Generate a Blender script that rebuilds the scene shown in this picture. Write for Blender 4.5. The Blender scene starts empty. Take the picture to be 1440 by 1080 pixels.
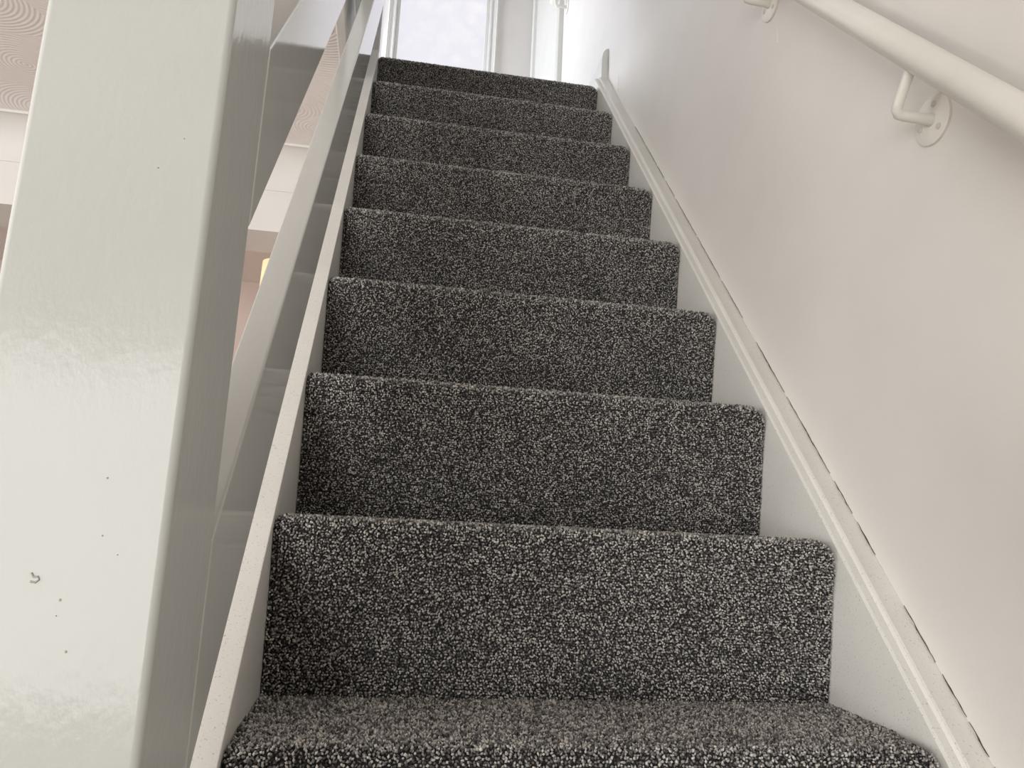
import bpy, bmesh, math, random
import numpy as np
from mathutils import Matrix, Vector

# ------------------------------------------------------------------ camera, world, light, exposure
scene = bpy.context.scene
COL = scene.collection
S = 1.1                                   # all lengths below are in units of 1.1 m
F, YAW, PITCH, ROLL = 1073.28, 0.1559, 0.1846, 0.0485
CX, CY, CZ = 0.1210, -0.9041, 0.0006

cy, sy, cp, sp = math.cos(YAW), math.sin(YAW), math.cos(PITCH), math.sin(PITCH)
fv = Vector((sy * cp, cy * cp, sp)); rv = Vector((cy, -sy, 0)); uv = rv.cross(fv)
c_, s_ = math.cos(ROLL), math.sin(ROLL)
r2 = rv * c_ + uv * s_; u2 = uv * c_ - rv * s_
cam_d = bpy.data.cameras.new('camera'); cam = bpy.data.objects.new('camera', cam_d); COL.objects.link(cam)
M = Matrix.Identity(4)
for i in range(3):
    M[i][0], M[i][1], M[i][2] = r2[i], u2[i], -fv[i]
M[0][3], M[1][3], M[2][3] = CX * S, CY * S, CZ * S
cam.matrix_world = M
cam_d.sensor_width = 36; cam_d.lens = F / 1440 * 36; cam_d.clip_start = 0.02
scene.camera = cam

world = bpy.data.worlds.new('world'); scene.world = world; world.use_nodes = True
world.node_tree.nodes['Background'].inputs[0].default_value = (0.75, 0.86, 1.0, 1)
world.node_tree.nodes['Background'].inputs[1].default_value = 0.6

scene.view_settings.view_transform = 'Standard'
scene.view_settings.look = 'None'
scene.view_settings.exposure = 0.0
scene.view_settings.gamma = 1.0
scene.view_settings.use_curve_mapping = False

def window_light(name, loc, direction, sx, sz, power, col):
    l = bpy.data.lights.new(name, 'AREA'); l.shape = 'RECTANGLE'; l.size = sx * S; l.size_y = sz * S
    l.energy = power; l.color = col
    o = bpy.data.objects.new(name, l); COL.objects.link(o)
    o.location = Vector(loc) * S
    o.rotation_euler = Vector(direction).to_track_quat('-Z', 'Y').to_euler()
    return o

# daylight through the hall and room windows, plus an added landing fill
window_light('daylight_hall_window', (-1.9, -3.13, -0.06), (0, 1, 0), 3.0, 1.28, 90, (1.0, 1.0, 0.97))
window_light('daylight_room_window', (-3.93, -0.6, 0.15), (1, 0, 0), 2.2, 1.3, 98, (1.0, 0.985, 0.95))
window_light('landing_fill_light', (-0.94, 2.15, 1.95), (1, 0, 0), 0.9, 0.8, 34, (0.85, 0.91, 1.0))  # unseen fill added because the door pane alone lights the landing too weakly

# ------------------------------------------------------------------ helpers
class MB:
    def __init__(s): s.v = []; s.f = []
    def add(s, v, f):
        n = len(s.v); s.v += [tuple(p) for p in v]; s.f += [tuple(i + n for i in q) for q in f]; return s
    def box(s, x0, x1, y0, y1, z0, z1):
        return s.add([(x0,y0,z0),(x1,y0,z0),(x1,y1,z0),(x0,y1,z0),(x0,y0,z1),(x1,y0,z1),(x1,y1,z1),(x0,y1,z1)],
                     [(0,3,2,1),(4,5,6,7),(0,1,5,4),(1,2,6,5),(2,3,7,6),(3,0,4,7)])
    def loft(s, loops, caps=True):
        n = len(loops[0]); v = [p for l in loops for p in l]; f = []
        for k in range(len(loops) - 1):
            for i in range(n):
                j = (i + 1) % n
                f.append((k*n+i, k*n+j, (k+1)*n+j, (k+1)*n+i))
        if caps:
            f.append(tuple(range(n))[::-1]); f.append(tuple((len(loops)-1)*n + i for i in range(n)))
        return s.add(v, f)
    def tube(s, pts, r, n=16):
        pts = [Vector(p) for p in pts]; loops = []; ref = None
        for i, p in enumerate(pts):
            t = (pts[min(i+1, len(pts)-1)] - pts[max(i-1, 0)]).normalized()
            if ref is None:
                ref = t.cross(Vector((0.31, 0.2, 0.93)))
                if ref.length < 1e-3: ref = t.cross(Vector((1, 0, 0)))
            ref = (ref - t * ref.dot(t)).normalized(); b = t.cross(ref)
            rr = r[i] if isinstance(r, (list, tuple)) else r
            loops.append([p + (ref*math.cos(2*math.pi*k/n) + b*math.sin(2*math.pi*k/n)) * rr for k in range(n)])
        return s.loft(loops)
    def build(s, name, mat, parent=None, bevel=0, seg=2, smooth=True, ang=35):
        me = bpy.data.meshes.new(name)
        me.from_pydata([(x*S, y*S, z*S) for x, y, z in s.v], [], s.f); me.validate()
        bm = bmesh.new(); bm.from_mesh(me)
        bmesh.ops.recalc_face_normals(bm, faces=bm.faces)
        if bevel:
            ed = [e for e in bm.edges if len(e.link_faces) == 2 and e.calc_face_angle(0) > 0.5]
            bmesh.ops.bevel(bm, geom=ed, offset=bevel*S, segments=seg, profile=0.5, affect='EDGES', clamp_overlap=True)
        bm.to_mesh(me); bm.free()
        if smooth:
            for p in me.polygons: p.use_smooth = True
            me.set_sharp_from_angle(angle=math.radians(ang))
        me.materials.append(mat)
        o = bpy.data.objects.new(name, me); COL.objects.link(o)
        if bevel:
            wn = o.modifiers.new('weighted_normal', 'WEIGHTED_NORMAL'); wn.weight = 100; wn.keep_sharp = True
        if parent: o.parent = parent
        return o

def thing(name, label, cat, loc=(0, 0, 0), kind=None):
    o = bpy.data.objects.new(name, None); COL.objects.link(o); o.location = Vector(loc) * S
    o.empty_display_size = 0.1
    if label: o['label'] = label
    if cat: o['category'] = cat
    if kind: o['kind'] = kind
    return o

def child(o, parent):
    """parent while keeping the world placement (parents are only translated)"""
    o.parent = parent; o.location = o.location - parent.location
    return o

def structure(o, label, cat):
    o['kind'] = 'structure'; o['label'] = label; o['category'] = cat
    return o

# ------------------------------------------------------------------ materials
def nmat(name):
    m = bpy.data.materials.new(name); m.use_nodes = True
    nt = m.node_tree; return m, nt, nt.nodes['Principled BSDF']

def noise(nt, vec, scale, detail=3, rough=0.55):
    n = nt.nodes.new('ShaderNodeTexNoise'); n.inputs['Scale'].default_value = scale
    n.inputs['Detail'].default_value = detail; n.inputs['Roughness'].default_value = rough
    nt.links.new(vec, n.inputs['Vector']); return n.outputs['Fac']

def ramp(nt, fac, stops):
    r = nt.nodes.new('ShaderNodeValToRGB'); nt.links.new(fac, r.inputs['Fac'])
    while len(r.color_ramp.elements) < len(stops): r.color_ramp.elements.new(0.5)
    for e, (p, c) in zip(r.color_ramp.elements, stops):
        e.position = p; e.color = (*c, 1) if len(c) == 3 else c
    return r.outputs['Color']

def mth(nt, op, a, b=None):
    n = nt.nodes.new('ShaderNodeMath'); n.operation = op
    for i, q in enumerate((a, b)):
        if q is None: continue
        if isinstance(q, (int, float)): n.inputs[i].default_value = q
        else: nt.links.new(q, n.inputs[i])
    return n.outputs[0]

def coords(nt, scale=(1, 1, 1)):
    g = nt.nodes.new('ShaderNodeNewGeometry')
    mp = nt.nodes.new('ShaderNodeMapping'); mp.inputs['Scale'].default_value = scale
    nt.links.new(g.outputs['Position'], mp.inputs['Vector']); return mp.outputs['Vector']

def bump(nt, bsdf, h, strength, dist, chain=None):
    b = nt.nodes.new('ShaderNodeBump'); b.inputs['Strength'].default_value = strength
    b.inputs['Distance'].default_value = dist; nt.links.new(h, b.inputs['Height'])
    if chain: nt.links.new(chain, b.inputs['Normal'])
    nt.links.new(b.outputs['Normal'], bsdf.inputs['Normal']); return b.outputs['Normal']

def paint(name, col, rough, fine=0.25, fine_scale=320, wave=0.25, specks=0.0, streak=(1, 1, 1), var=0.05, spec=0.5, ior=1.5):
    m, nt, b = nmat(name)
    v = coords(nt); vs = coords(nt, streak)
    big = noise(nt, v, 6, 3)
    c0 = tuple(max(0, x * (1 - var)) for x in col); c1 = tuple(min(1, x * (1 + var * 0.6)) for x in col)
    base = ramp(nt, big, [(0.35, c0), (0.65, c1)])
    if specks:
        sp_ = noise(nt, v, 420, 2, 0.6)
        msk = ramp(nt, sp_, [(0.29, (1, 1, 1)), (0.37, (0, 0, 0))])
        msk = mth(nt, 'MULTIPLY', msk, specks)
        mx = nt.nodes.new('ShaderNodeMix'); mx.data_type = 'RGBA'
        nt.links.new(msk, mx.inputs['Factor']); nt.links.new(base, mx.inputs['A'])
        mx.inputs['B'].default_value = (0.25, 0.23, 0.2, 1); base = mx.outputs['Result']
    nt.links.new(base, b.inputs['Base Color'])
    b.inputs['Roughness'].default_value = rough; b.inputs['Specular IOR Level'].default_value = spec
    n1 = bump(nt, b, noise(nt, vs, 28, 2), wave, 0.004)
    bump(nt, b, noise(nt, vs, fine_scale, 3, 0.6), fine, 0.0010, n1)
    b.inputs['IOR'].default_value = ior
    return m

GLOSS = paint('gloss_white_paint', (0.68, 0.68, 0.645), 0.03, fine=0.085, fine_scale=300, wave=0.012, streak=(1, 1, 0.35), var=0.025, ior=1.6)
SATIN = paint('stringer_white_paint', (0.835, 0.815, 0.765), 0.30, fine=0.22, fine_scale=300, wave=0.06, specks=0.55, var=0.04)
RAILPAINT = paint('handrail_cream_paint', (0.87, 0.845, 0.775), 0.30, fine=0.35, fine_scale=150, wave=0.25, var=0.04)
WALLP = paint('wall_offwhite_paint', (0.82, 0.785, 0.745), 0.55, fine=0.25, fine_scale=180, wave=0.10, var=0.02, spec=0.3)
TRIM = paint('trim_white_paint', (0.82, 0.81, 0.77), 0.25, fine=0.1, wave=0.05, var=0.02)
COVE = paint('coving_paint', (0.78, 0.765, 0.745), 0.55, fine=0.1, wave=0.03, var=0.01, spec=0.3)
PINKW = paint('room_wall_paint', (0.74, 0.64, 0.60), 0.6, fine=0.1, wave=0.03, var=0.02, spec=0.3)
TAUPE = paint('taupe_wall_paint', (0.24, 0.225, 0.21), 0.6, fine=0.1, wave=0.03, var=0.02, spec=0.3)  # dark tone for walls out of view, to cut bounce light
NEWEL = paint('newel_gloss_paint', (0.65, 0.655, 0.62), 0.13, fine=0.22, fine_scale=150, wave=0.08, streak=(1, 1, 0.6), var=0.02, spec=0.28)
CRACK, _nt, _b = nmat('crack_shadow_dirt'); _b.inputs['Base Color'].default_value = (0.07, 0.06, 0.05, 1); _b.inputs['Roughness'].default_value = 0.9
DENT, _nt, _b = nmat('paint_chip_dirt'); _b.inputs['Base Color'].default_value = (0.45, 0.45, 0.40, 1); _b.inputs['Roughness'].default_value = 0.5
DRIP, _nt, _b = nmat('white_gloss_drip'); _b.inputs['Base Color'].default_value = (0.9, 0.88, 0.84, 1); _b.inputs['Roughness'].default_value = 0.2
SCREW, _nt, _b = nmat('painted_screw'); _b.inputs['Base Color'].default_value = (0.70, 0.67, 0.60, 1); _b.inputs['Roughness'].default_value = 0.3

def wood_floor():
    m, nt, b = nmat('floor_laminate'); v = coords(nt, (14, 1, 1))
    nt.links.new(ramp(nt, noise(nt, v, 4, 5), [(0.3, (0.13, 0.085, 0.05)), (0.7, (0.20, 0.14, 0.09))]), b.inputs['Base Color'])
    b.inputs['Roughness'].default_value = 0.4; return m
WOOD = wood_floor()

def artex():
    """swirled plaster: fans of concentric combed arcs"""
    m, nt, b = nmat('artex_swirl_ceiling'); b.inputs['Base Color'].default_value = (0.86, 0.81, 0.79, 1)
    b.inputs['Roughness'].default_value = 0.6; b.inputs['Specular IOR Level'].default_value = 0.3
    v = coords(nt)
    vo = nt.nodes.new('ShaderNodeTexVoronoi'); vo.voronoi_dimensions = '2D'; vo.inputs['Scale'].default_value = 3.4
    vo.inputs['Randomness'].default_value = 0.75; nt.links.new(v, vo.inputs['Vector'])
    d = vo.outputs['Distance']
    ring = mth(nt, 'SINE', mth(nt, 'MULTIPLY', d, 150.0))
    n1 = bump(nt, b, ring, 0.20, 0.0025)
    lip = mth(nt, 'SUBTRACT', 0.5, d)
    bump(nt, b, lip, 0.25, 0.02, n1)
    return m
ARTEX = artex()

def obscure_glass():
    """backlit obscured glass: daylight of the room behind it"""
    m, nt, b = nmat('backlit_obscure_glass'); v = coords(nt)
    vo = nt.nodes.new('ShaderNodeTexVoronoi'); vo.inputs['Scale'].default_value = 7; vo.feature = 'SMOOTH_F1'
    nt.links.new(v, vo.inputs['Vector'])
    f = mth(nt, 'ADD', mth(nt, 'MULTIPLY', vo.outputs['Distance'], 0.6), mth(nt, 'MULTIPLY', noise(nt, v, 9, 3), 0.6))
    c = ramp(nt, f, [(0.3, (0.99, 0.975, 1.0)), (0.55, (0.89, 0.872, 0.945)), (0.7, (0.95, 0.935, 0.98))])
    nt.links.new(c, b.inputs['Emission Color']); b.inputs['Emission Strength'].default_value = 0.90
    b.inputs['Base Color'].default_value = (0.05, 0.05, 0.05, 1); b.inputs['Roughness'].default_value = 0.2
    bump(nt, b, f, 0.4, 0.004); return m
GLASS = obscure_glass()

def standin_glow():  # emission standing in for the warm glow past the bulkhead
    m, nt, b = nmat('warm_standin_glow'); b.inputs['Emission Color'].default_value = (1.0, 0.66, 0.36, 1)
    b.inputs['Emission Strength'].default_value = 0.95; b.inputs['Base Color'].default_value = (0.8, 0.6, 0.4, 1); return m
GLOW = standin_glow()

def carpet(name, base):
    m, nt, b = nmat(name)
    if base:
        nt.links.new(ramp(nt, noise(nt, coords(nt), 300, 2), [(0.35, (0.02, 0.019, 0.019)), (0.65, (0.06, 0.057, 0.056))]), b.inputs['Base Color'])
    else:
        a = nt.nodes.new('ShaderNodeAttribute'); a.attribute_name = 'tone'
        v = coords(nt)
        blot = noise(nt, v, 11, 3)
        f = mth(nt, 'ADD', a.outputs['Fac'], mth(nt, 'MULTIPLY', mth(nt, 'SUBTRACT', blot, 0.5), 0.30))
        f = mth(nt, 'ADD', f, mth(nt, 'MULTIPLY', mth(nt, 'SUBTRACT', noise(nt, v, 520, 2), 0.5), 0.55))
        c = ramp(nt, f, [(0.0, (0.065, 0.062, 0.061)), (0.35, (0.24, 0.228, 0.222)), (0.62, (0.51, 0.485, 0.46)), (1.0, (0.84, 0.80, 0.74))])
        nt.links.new(c, b.inputs['Base Color'])
    b.inputs['Roughness'].default_value = 0.95; b.inputs['Specular IOR Level'].default_value = 0.1
    return m
CARPET = carpet('charcoal_carpet_backing', True)
PILE = carpet('charcoal_fleck_pile', False)

# ------------------------------------------------------------------ dimensions
H, G, W, H8 = 0.2, 0.1774, 0.6887, 0.1895
K = H / G
WALLX = 0.7324
ZL = 6 * H + H8                    # landing floor
YL = 7 * G                         # landing nosing
FLOOR, CEIL, CEIL2 = -1.0, 1.19, 3.55
NX0, NX1, NY0, NY1 = -0.0925, 0.0105, -0.4735, -0.362
XP = 0.0105
EDGE = -0.066                      # edge of the room ceiling along the stairwell

# ------------------------------------------------------------------ structure
o = MB().box(-4, 2.4, -3.2, 3.2, FLOOR - 0.1, FLOOR).build('floor', WOOD); structure(o, 'dark brown laminate floor of the room below the stairs', 'floor')
o = MB().box(WALLX, WALLX + 0.1, -1.05, 2.95, FLOOR, CEIL2).build('wall_right', WALLP)
structure(o, 'plain off-white painted wall carrying the stair handrail', 'wall')
# back wall with a window opening behind the camera
b = MB(); b.box(-4, -3.4, -3.3, -3.2, FLOOR, CEIL); b.box(-0.4, 2.4, -3.3, -3.2, FLOOR, CEIL)
b.box(-3.4, -0.4, -3.3, -3.2, FLOOR, -0.72); b.box(-3.4, -0.4, -3.3, -3.2, 0.6, CEIL)
structure(b.build('wall_back', TAUPE), 'taupe painted wall with a wide window facing the foot of the stairs', 'wall')
b = MB(); b.box(2.4, 2.5, -3.2, -1.05, FLOOR, CEIL); b.box(WALLX + 0.1, 2.4, -1.05, -0.95, FLOOR, CEIL)  # unseen dark recess, added to keep bounce off the stair-side faces
structure(b.build('wall_added_recess', TAUPE), 'taupe walls of an added unseen recess that keeps bounce light low', 'wall')
b = MB(); b.box(-4.1, -4, -3.2, -1.7, FLOOR, CEIL); b.box(-4.1, -4, 0.5, 3.2, FLOOR, CEIL)
b.box(-4.1, -4, -1.7, 0.5, FLOOR, -0.5); b.box(-4.1, -4, -1.7, 0.5, 0.8, CEIL)
structure(b.build('wall_left', PINKW), 'far side wall of the open room with a wide window', 'wall')
for wn, (axis, a0, a1, z0, z1, at) in enumerate([('x', -3.4, -0.4, -0.72, 0.6, -3.25), ('y', -1.7, 0.5, -0.5, 0.8, -4.05)]):
    root = thing('window_%d' % (wn + 1), None, None, kind='structure')
    root['label'] = ['white window frame behind the foot of the stairs', 'white window frame in the side wall of the open room'][wn]
    root['category'] = 'window'
    t = 0.05
    for (p0, p1, q0, q1) in [(a0, a1, z0, z0 + t), (a0, a1, z1 - t, z1), (a0, a0 + t, z0 + t, z1 - t), (a1 - t, a1, z0 + t, z1 - t), ((a0 + a1) / 2 - t / 2, (a0 + a1) / 2 + t / 2, z0 + t, z1 - t)]:
        m = MB()
        m.box(p0, p1, at - 0.03, at + 0.03, q0, q1) if axis == 'x' else m.box(at - 0.03, at + 0.03, p0, p1, q0, q1)
        m.build('frame_bar', TRIM, root, bevel=0.006)

# lintel wall across the open room, opening below it to the next room
LY = 1.60
b = MB(); b.box(-4, EDGE, LY, LY + 0.22, 0.925, CEIL)
structure(b.build('wall_front', COVE), 'pale bulkhead wall over the wide opening to the next room', 'wall')
b = MB(); b.box(-4, -0.02, 3.1, 3.2, FLOOR, CEIL); b.box(-0.05, -0.02, LY, 3.1, FLOOR, CEIL)
structure(b.build('wall_far', PINKW), 'pinkish back wall of the next room under the bulkhead', 'wall')
# coving: concave quarter profile
prof = [(LY, CEIL)] + [(LY - 0.10 + 0.10 * math.sin(a), CEIL - 0.105 + 0.105 * (1 - math.cos(a)) * 0 + 0.0) for a in ()]
n = 10; pts = []
for i in range(n + 1):
    a = math.pi / 2 * i / n
    pts.append((LY - 0.10 * (1 - math.sin(a)) - 0.006, CEIL - 0.108 * (1 - math.cos(a)) - 0.006))
poly = [(LY, CEIL), (LY - 0.112, CEIL)] + [(LY - 0.112, CEIL - 0.008)] + pts + [(LY - 0.004, CEIL - 0.122), (LY, CEIL - 0.122)]
m = MB(); m.loft([[(x, y, z) for y, z in poly] for x in (-4, EDGE)])
structure(m.build('trim_1', COVE), 'white plaster coving where the swirled ceiling meets the bulkhead', 'coving')
# ceiling of the open room; its underside is swirled plaster
b = MB(); b.box(-4, EDGE, -3.2, 3.2, CEIL, CEIL + 0.03); b.box(EDGE, 2.4, -3.2, -1.25, CEIL, CEIL + 0.03); b.box(WALLX + 0.1, 2.4, -1.25, -0.95, CEIL, CEIL + 0.03)
structure(b.build('ceiling', ARTEX), 'pinkish swirled plaster ceiling of the open room', 'ceiling')
# first floor slab edge along the stairwell
b = MB(); b.box(EDGE - 0.02, EDGE + 0.004, -1.25, 1.88, CEIL - 0.004, ZL)
structure(b.build('trim_2', COVE, bevel=0.003), 'white board facing the ceiling edge along the stairwell', 'trim')
b = MB(); b.box(0.004, WALLX, YL + 0.05, 1.88, ZL - 0.16, ZL - 0.012); b.box(-1.1, WALLX, 1.88, 2.95, ZL - 0.16, ZL - 0.012); b.box(-1.1, EDGE - 0.02, -1.25, 1.88, ZL - 0.16, ZL - 0.012)
structure(b.build('floor_landing', PINKW), 'landing floor at the top of the stairs', 'floor')
b = MB(); b.box(-1.1, WALLX, -1.25, 2.95, CEIL2, CEIL2 + 0.05)
structure(b.build('ceiling_landing', COVE), 'white ceiling over the landing and stairwell', 'ceiling')
b = MB(); b.box(-1.1, -1.0, -1.25, 1.7, ZL, CEIL2); b.box(-1.1, -1.0, 2.6, 2.95, ZL, CEIL2); b.box(-1.1, -1.0, 1.7, 2.6, ZL, 1.55); b.box(-1.1, -1.0, 1.7, 2.6, 2.35, CEIL2)
structure(b.build('wall_landing', WALLP), 'off-white landing wall with an opening for the added fill light, across from the handrail wall', 'wall')
b = MB(); b.box(-1.1, WALLX, -1.35, -1.25, CEIL, CEIL2)
structure(b.build('wall_stairwell', WALLP), 'upper stairwell wall over the foot of the stairs', 'wall')
EY = 2.78
DX0, DX1, DZ1 = -0.012, 0.478, 3.22
b = MB(); b.box(-1.0, DX0, EY, EY + 0.1, ZL, CEIL2); b.box(DX1, WALLX, EY, EY + 0.1, ZL, CEIL2); b.box(DX0, DX1, EY, EY + 0.1, DZ1, CEIL2)
structure(b.build('wall_end', WALLP), 'off-white end wall of the landing around the glazed door', 'wall')

# glazed door at the end of the landing
d1 = thing('door_1', 'white framed door with backlit obscured glass at the end of the landing', 'door', kind='structure')
def architrave(x0, x1, name, parent, flip=False):
    w = x1 - x0
    pr = [(0, 0), (0, -0.020), (0.10, -0.026), (0.22, -0.020), (0.30, -0.020), (0.38, -0.014), (0.62, -0.012), (0.70, -0.017), (0.86, -0.017), (0.90, -0.009), (1.0, -0.008), (1.0, 0)]
    q = [((x1 - u * w) if flip else (x0 + u * w), EY + dy * 1.0) for u, dy in pr]
    m = MB(); m.loft([[(x, y, z) for x, y in q] for z in (ZL, DZ1 + 0.04)]); return m.build(name, TRIM, parent, ang=20)
architrave(-0.056, -0.012, 'architrave', d1)
architrave(0.478, 0.522, 'architrave', d1, True)
MB().box(-0.012, 0.478, EY - 0.018, EY, DZ1, DZ1 + 0.044).build('head_architrave', TRIM, d1, bevel=0.004)
for x0, x1 in [(DX0, 0.004), (0.462, DX1)]:
    MB().box(x0, x1, EY + 0.012, EY + 0.05, ZL, DZ1).build('stile', TRIM, d1, bevel=0.003)
MB().box(0.004, 0.462, EY + 0.012, EY + 0.05, DZ1 - 0.03, DZ1).build('top_rail', TRIM, d1, bevel=0.003)
MB().box(0.004, 0.462, EY + 0.012, EY + 0.05, ZL, ZL + 0.08).build('bottom_rail', TRIM, d1, bevel=0.003)
MB().box(0.004, 0.462, EY + 0.028, EY + 0.034, ZL + 0.08, DZ1 - 0.03).build('glass_pane', GLASS, d1)

# white flush door in the handrail wall beyond the landing
d2 = thing('door_2', 'white door and moulded frame set in the handrail wall beyond the landing', 'door', kind='structure')
for y0, y1 in [(2.03, 2.10), (2.70, 2.77)]:
    pr = [(WALLX, y0), (WALLX - 0.020, y0), (WALLX - 0.028, y0 + 0.008), (WALLX - 0.026, y0 + 0.022), (WALLX - 0.018, y0 + 0.03), (WALLX - 0.014, y1), (WALLX, y1)]
    m = MB(); m.loft([[(x, y, z) for x, y in pr] for z in (ZL, 3.25)]); m.build('architrave', TRIM, d2, ang=20)
MB().box(WALLX - 0.006, WALLX, 2.10, 2.70, ZL, 3.2).build('door_leaf', TRIM, d2, bevel=0.002)

# landing skirting along the handrail wall
pr = [(WALLX, ZL - 0.01), (WALLX - 0.022, ZL - 0.01), (WALLX - 0.022, ZL + 0.13), (WALLX - 0.016, ZL + 0.155), (WALLX - 0.008, ZL + 0.165), (WALLX, ZL + 0.168)]
m = MB(); m.loft([[(x, y, z) for x, z in pr] for y in (YL + 0.045, 2.03)])
structure(m.build('baseboard_right', TRIM, ang=20), 'white skirting board along the landing, ending at the top step', 'skirting')

# lit lamp made up for a warm glow of unknown source beyond the bulkhead
standin = thing('glow_standin', 'made-up warm glow lamp in the room beyond the bulkhead opening', 'standin', (-0.395, 2.35, FLOOR))
lm = MB(); lm.tube([(-0.395, 2.35, FLOOR), (-0.395, 2.35, FLOOR + 0.02)], 0.12, 24); child(lm.build('base', TRIM), standin)
lm = MB(); lm.tube([(-0.395, 2.35, FLOOR + 0.02), (-0.395, 2.35, 0.55)], 0.012, 12); child(lm.build('pole', TRIM), standin)
lm = MB(); lm.tube([(-0.395, 2.35, 0.55), (-0.395, 2.35, 1.06)], [0.085, 0.075], 32); child(lm.build('glow_shade', GLOW), standin)

# ------------------------------------------------------------------ staircase
stair = thing('staircase', 'straight flight of stairs carpeted in charcoal fleck between white stringers', 'staircase', (0.34, -0.75, FLOOR))

# carpet profile of one step: riser foot -> nose -> back of the tread (y, z) with the nosing line at (0, 0)
def profile(hr):
    p = [(0.030, -hr), (0.0235, -hr * 0.75), (0.0165, -hr * 0.5), (0.0105, -hr * 0.32), (0.0045, -0.038), (0.0012, -0.024)]
    R = 0.017
    for i in range(0, 8):
        a = math.pi - (math.pi / 2) * i / 7
        p.append((0.0 + R + R * math.cos(a), -R + R * math.sin(a)))
    p += [(0.045, 0.0), (0.09, -0.001), (0.13, -0.001), (G + 0.032, 0.0)]
    return p
RL, RR = 0.012, 0.024
def shrink(x, y, z):
    """round off the nosing's corners towards the stringers"""
    for u, r in ((x, RL), (W - x, RR)):
        if u < r:
            k = r - math.sqrt(max(0, r * r - (r - u) ** 2))
            wz = max(0, min(1, 1 - (y - 0.03) / 0.05)) * max(0, min(1, (z + 0.06) / 0.06))
            wy = max(0, min(1, (z + 0.12) / 0.12)) * max(0, min(1, 1 - y / 0.03))
            z -= k * wz; y += 0.6 * k * wy
    return y, z
def step_mesh(name, hr):
    P = profile(hr); xs = sorted(set([0.0005, 0.002, 0.005, 0.009, RL, 0.2, 0.35, 0.5, W - RR, W - 0.017, W - 0.011, W - 0.006, W - 0.002, W - 0.0005]))
    loops = []
    for x in xs:
        L = [shrink(x, y, z) for y, z in P]
        back = [(G + 0.032, -0.012), (0.05, -0.03), (0.05, -hr)]
        loops.append([(x, y, z) for y, z in L + back])
    m = MB(); m.loft(loops); return m.build(name, CARPET, None, ang=60)

def pile_mesh(hr, seed, pitch=0.0031):
    rng = np.random.default_rng(seed)
    P = np.array(profile(hr)); seg = np.linalg.norm(np.diff(P, axis=0), axis=1); cum = np.concatenate([[0], np.cumsum(seg)])
    ns = int(cum[-1] / pitch); nx = int(W / pitch)
    s = (np.arange(ns)[:, None] + 0.5 + rng.uniform(-0.38, 0.38, (ns, nx))) * (cum[-1] / ns)
    x = (np.arange(nx)[None, :] + 0.5 * (np.arange(ns)[:, None] % 2) * 0.9 + 0.3 + rng.uniform(-0.38, 0.38, (ns, nx))) * ((W - 0.001) / nx)
    s = s.ravel(); x = x.ravel()
    y = np.interp(s, cum, P[:, 0]); z = np.interp(s, cum, P[:, 1])
    e = 0.004
    ty = np.interp(s + e, cum, P[:, 0]) - np.interp(s - e, cum, P[:, 0]); tz = np.interp(s + e, cum, P[:, 1]) - np.interp(s - e, cum, P[:, 1])
    l = np.hypot(ty, tz) + 1e-9; ty /= l; tz /= l
    yy = y.copy(); zz = z.copy()
    for i in np.nonzero((x < RL) | (x > W - RR))[0]: yy[i], zz[i] = shrink(x[i], y[i], z[i])
    N = len(x)
    nrm = np.stack([np.zeros(N), -tz, ty], 1)
    nrm[:, 0] += np.where(x < 0.006, -0.3, 0) + np.where(x > W - 0.012, 0.5, 0)
    tilt = rng.normal(0, 0.42, (N, 3)); ax = nrm + tilt; ax /= np.linalg.norm(ax, axis=1)[:, None]
    tmp = rng.normal(0, 1, (N, 3)); u = np.cross(ax, tmp); u /= np.linalg.norm(u, axis=1)[:, None]; v = np.cross(ax, u)
    c = np.stack([x, yy, zz], 1) + nrm * rng.uniform(0.0002, 0.0022, N)[:, None]
    ra = rng.uniform(0.0014, 0.0027, N)[:, None]; rb = rng.uniform(0.0010, 0.0016, N)[:, None]; hh = rng.uniform(0.0018, 0.0030, N)[:, None]
    V = np.stack([c + u*ra, c + v*rb, c - u*ra, c - v*rb, c + ax*hh, c - ax*hh], 1)
    V[:, :, 0] = np.clip(V[:, :, 0], 0.0002, W - 0.0002)
    V = (V * S).reshape(-1, 3)
    f = np.array([(0,1,4),(1,2,4),(2,3,4),(3,0,4),(1,0,5),(2,1,5),(3,2,5),(0,3,5)])
    F_ = (np.arange(N)[:, None, None] * 6 + f[None]).reshape(-1)
    me = bpy.data.meshes.new('carpet_pile')
    me.vertices.add(N * 6); me.vertices.foreach_set('co', V.ravel())
    me.loops.add(len(F_)); me.loops.foreach_set('vertex_index', F_.astype(np.int32))
    nf = len(F_) // 3
    me.polygons.add(nf); me.polygons.foreach_set('loop_start', np.arange(0, nf * 3, 3, dtype=np.int32))
    me.polygons.foreach_set('use_smooth', np.ones(nf, dtype=bool))
    tone = np.clip(rng.beta(1.25, 1.35, N), 0, 1)
    at = me.attributes.new('tone', 'FLOAT', 'POINT'); at.data.foreach_set('value', np.repeat(tone, 6).astype(np.float32))
    me.update(calc_edges=True); me.materials.append(PILE)
    return me

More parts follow.
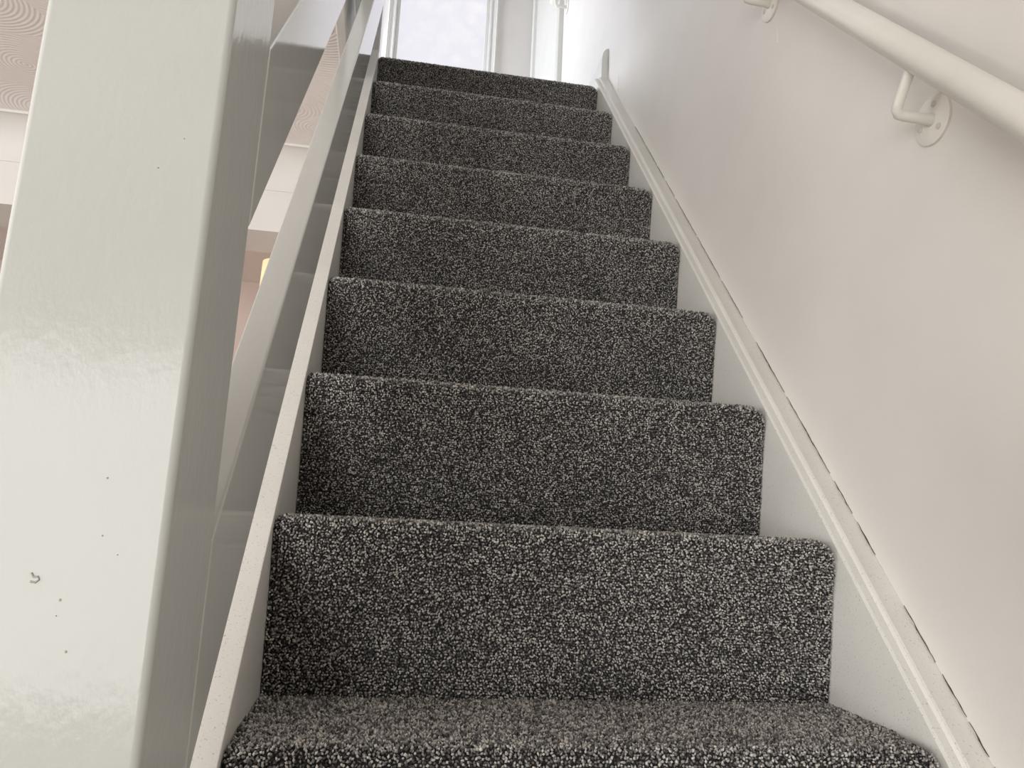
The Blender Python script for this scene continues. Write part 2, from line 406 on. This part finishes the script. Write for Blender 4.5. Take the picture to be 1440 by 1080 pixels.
bodies = step_mesh('carpeted_step', H)
piles = [pile_mesh(H, 11 + k) for k in range(3)]
off = {}
for i in range(-4, 8):
    if i == -4: o = bodies
    elif i == 7:
        o = step_mesh('carpeted_step', H8)
    else:
        o = bodies.copy(); COL.objects.link(o)
    z = i * H if i < 7 else ZL
    o.location = Vector((0, i * G, z)) * S; child(o, stair)
    if i == -3: o.scale.x = (W - 0.012) / W; o.location.x += 0.012 * S
    pm = piles[i % 3] if i < 7 else pile_mesh(H8, 77)
    q = bpy.data.objects.new('carpet_pile', pm); COL.objects.link(q); q.parent = o; q['kind'] = 'stuff'
m = MB(); m.box(0.004, WALLX - 0.001, YL + 0.2, EY, ZL - 0.012, ZL + 0.002)
m.build('carpet_landing', CARPET)
bpy.data.objects['carpet_landing']['kind'] = 'structure'; bpy.data.objects['carpet_landing']['label'] = 'charcoal carpet laid over the landing floor'; bpy.data.objects['carpet_landing']['category'] = 'carpet'

def slanted(x0, x1, c0, c1, y0, y1):
    m = MB(); m.loft([[(x0, y, c0 + K*y), (x1, y, c0 + K*y), (x1, y, c1 + K*y), (x0, y, c1 + K*y)] for y in (y0, y1)]); return m

SL, TL = 0.0027, 0.045
st = slanted(-TL, 0, SL - 0.34, SL, NY1, YL + 0.006).build('stringer', SATIN, None, bevel=0.0015); child(st, stair)
# right stringer with a moulded top against the wall
SR = -0.008
WS = WALLX - 0.0004
pr = [(WS, SR + 0.008), (W + 0.0215, SR + 0.007), (W + 0.0175, SR + 0.0085), (W + 0.0150, SR + 0.0065), (W + 0.0130, SR + 0.001), (W + 0.0035, SR + 0.001), (W, SR - 0.002), (W, SR - 0.34), (WS, SR - 0.34)]
m = MB(); m.loft([[(x, y, z + K*y) for x, z in pr] for y in (-0.86, YL + 0.045)])
sr = m.build('stringer', SATIN, None, ang=25); child(sr, stair)
# hairline crack between the stringer moulding and the wall
rnd = random.Random(4)
y = -0.62
while y < 0.95:
    m = MB()
    L = rnd.uniform(0.02, 0.13)
    n = max(3, int(L / 0.004)); top = []; bot = []
    for k in range(n + 1):
        yy = y + L * k / n; w = (0.0007 if yy < 0.35 else 0.0004) * rnd.uniform(0.1, 1.7) * math.sin(math.pi * min(1, max(0.05, k / n)))
        zc = SR + 0.0105 + rnd.uniform(-0.0008, 0.0008) + K * yy
        top.append((WALLX - 0.0009, yy, zc + w)); bot.append((WALLX - 0.0009, yy, zc - w))
    m.loft([[t, bt, (WALLX - 0.0001, bt[1], bt[2]), (WALLX - 0.0001, t[1], t[2])] for t, bt in zip(top, bot)])
    y += L + rnd.choice([0.003, 0.006, 0.01, 0.05])
    ck = m.build('hairline_crack', CRACK); ck.parent = sr

# triangular wall closing the space under the flight on the room side
m = MB(); CW = -0.335 - 0.003
poly = [(-0.355, FLOOR), (LY, FLOOR), (LY, CEIL), ((CEIL - CW) / K, CEIL), (-0.355, CW + K * -0.355)]
m.loft([[(x, y, z) for y, z in poly] for x in (-0.044, -0.010)])
structure(m.build('wall_under_stairs', WALLP), 'painted triangular wall under the flight of stairs', 'wall')

# ------------------------------------------------------------------ banister: two newels and flat rail boards
UY = YL + 0.008                          # front of the upper newel
ban = thing('banister', 'white gloss banister of square newel posts and sloping flat boards', 'banister', (-0.041, -0.418, FLOOR))
m = MB(); m.box(NX0, NX1, NY0, NY1, FLOOR, 0.86)
nw = m.build('newel_post', NEWEL, None, bevel=0.0042, seg=4); child(nw, ban); nw['label'] = 'thick square newel post at the lower end of the boards'
m = MB(); ov = 0.012
m.loft([[(NX0 - a, NY0 - a, z), (NX1 + a, NY0 - a, z), (NX1 + a, NY1 + a, z), (NX0 - a, NY1 + a, z)] for a, z in ((0.0, 0.86), (ov, 0.862), (ov, 0.882), (-0.04, 0.905))])
cap = m.build('cap', GLOSS, None, bevel=0.003); child(cap, ban)
for c0, c1 in [(0.2296, 0.391), (0.6087, 0.7534)]:
    rb = slanted(XP - 0.0279, XP, c0, c1, NY1, UY).build('rail_board', GLOSS, None, bevel=0.0025, seg=2); child(rb, ban)
m = MB(); m.box(-0.103, 0.0, UY, UY + 0.11, ZL - 0.2, ZL + 1.1)
up = m.build('newel_post', GLOSS, None, bevel=0.006, seg=3); child(up, ban); up['label'] = 'square newel post at the upper end of the boards'
# chips and drips in the newel's paint
rnd = random.Random(9)
def chip(pts, r, mat, parent, name):
    m = MB(); m.tube([onto(p) for p in pts], r * 0.78, 8); child(m.build(name, mat), parent)
yf = NY0 - 0.0002
def onto(p): return (0.121 - (0.121 - p[0]) * 0.7768, p[1], p[2] * 0.7768)
e0 = bpy.data.objects
chip([(-0.1018, yf, -0.0435), (-0.1000, yf, -0.0460), (-0.0975, yf, -0.0458), (-0.0965, yf, -0.0475), (-0.0985, yf, -0.0495), (-0.1015, yf, -0.0490)], 0.0007, DENT, ban, 'paint_chip')
for (x, z) in [(-0.064, 0.020), (-0.062, -0.018), (-0.083, -0.070), (-0.074, -0.092), (-0.045, 0.27), (-0.060, 0.245), (-0.082, -0.060), (-0.051, -0.030)]:
    s = rnd.uniform(0.0006, 0.0012)
    m = MB(); s *= 0.78; m.tube([onto((x, yf + 0.0004, z)), onto((x, yf - 0.0002, z))], [s, s * 0.5], 10); child(m.build('paint_chip', DENT), ban)

# ------------------------------------------------------------------ handrail
HX, HC, HR = 0.680, 0.775, 0.0178
hr = thing('handrail', 'cream painted round handrail on small metal brackets along the wall', 'handrail', (WALLX, 0.3, 0.6))
yk = (2.25 - HC) / K
pts = [(HX, y, HC + K*y) for y in (-0.62, -0.3, 0.0, 0.4, 0.8, yk - 0.10, yk - 0.05)] + [(HX, yk - 0.01, 2.25 - 0.018), (HX, yk + 0.035, 2.25)] + [(HX, y, 2.25) for y in (yk + 0.1, 1.7, 2.0)]
m = MB(); m.tube(pts, HR, 28); rail = m.build('rail', RAILPAINT, None, ang=60); child(rail, hr)
def bracket(y, z, rod):
    """rod: unit direction (y,z) from the elbow to the rail"""
    m = MB(); m.tube([(WALLX, y, z), (WALLX - 0.0035, y, z), (WALLX - 0.0048, y, z)], [0.030, 0.030, 0.0275], 32)
    pl = m.build('bracket', RAILPAINT, None, ang=30); child(pl, hr)
    m = MB(); ry, rz = rod; ex = HX; e = 0.012; L = 0.048
    path = [(WALLX - 0.003, y, z), (WALLX - 0.012, y, z), (ex + e, y, z), (ex + e*0.45, y + ry*e*0.08, z + rz*e*0.08), (ex + e*0.08, y + ry*e*0.45, z + rz*e*0.45), (ex, y + ry*e, z + rz*e), (ex, y + ry*L, z + rz*L)]
    m.tube(path, [0.0085, 0.0066, 0.0062, 0.0064, 0.0064, 0.0062, 0.0062], 16)
    a = m.build('arm', RAILPAINT, None, ang=60); a.parent = pl; a.location = (0, 0, 0)
    for k in range(3):
        t = math.radians(90 + 120 * k + 20); cy_, cz_ = y + 0.0185 * math.cos(t), z + 0.0185 * math.sin(t)
        m = MB(); m.tube([(WALLX - 0.0040, cy_, cz_), (WALLX - 0.0056, cy_, cz_), (WALLX - 0.0062, cy_, cz_)], [0.0042, 0.0040, 0.0024], 14)
        sc = m.build('screw', SCREW, None); sc.parent = pl
        for dy, dz in ((0.0022, 0.0005), (0.0005, 0.0022)):
            m2 = MB().box(WALLX - 0.0066, WALLX - 0.006, cy_ - dy, cy_ + dy, cz_ - dz, cz_ + dz)
            pass
    return pl
slope_n = (-0.62, 0.785)
bracket(-0.157, 0.5005, slope_n)
bracket(0.2225, 0.936, slope_n)
bracket(1.9595, 2.2025, (0.0, 1.0))
# runs of white paint on the wall
for (y, z0, z1, r) in [(0.205, 0.845, 0.880, 0.0008), (1.165, 1.335, 1.385, 0.0016), (1.14, 1.31, 1.33, 0.0012)]:
    m = MB(); m.tube([(WALLX - 0.0002, y, z1), (WALLX - 0.0002, y - 0.001, (z0 + z1) / 2), (WALLX - 0.0002, y - 0.001, z0)], [r*0.5, r, r*1.2], 8)
    o = m.build('paint_drip', DRIP); o.parent = bpy.data.objects['wall_right']
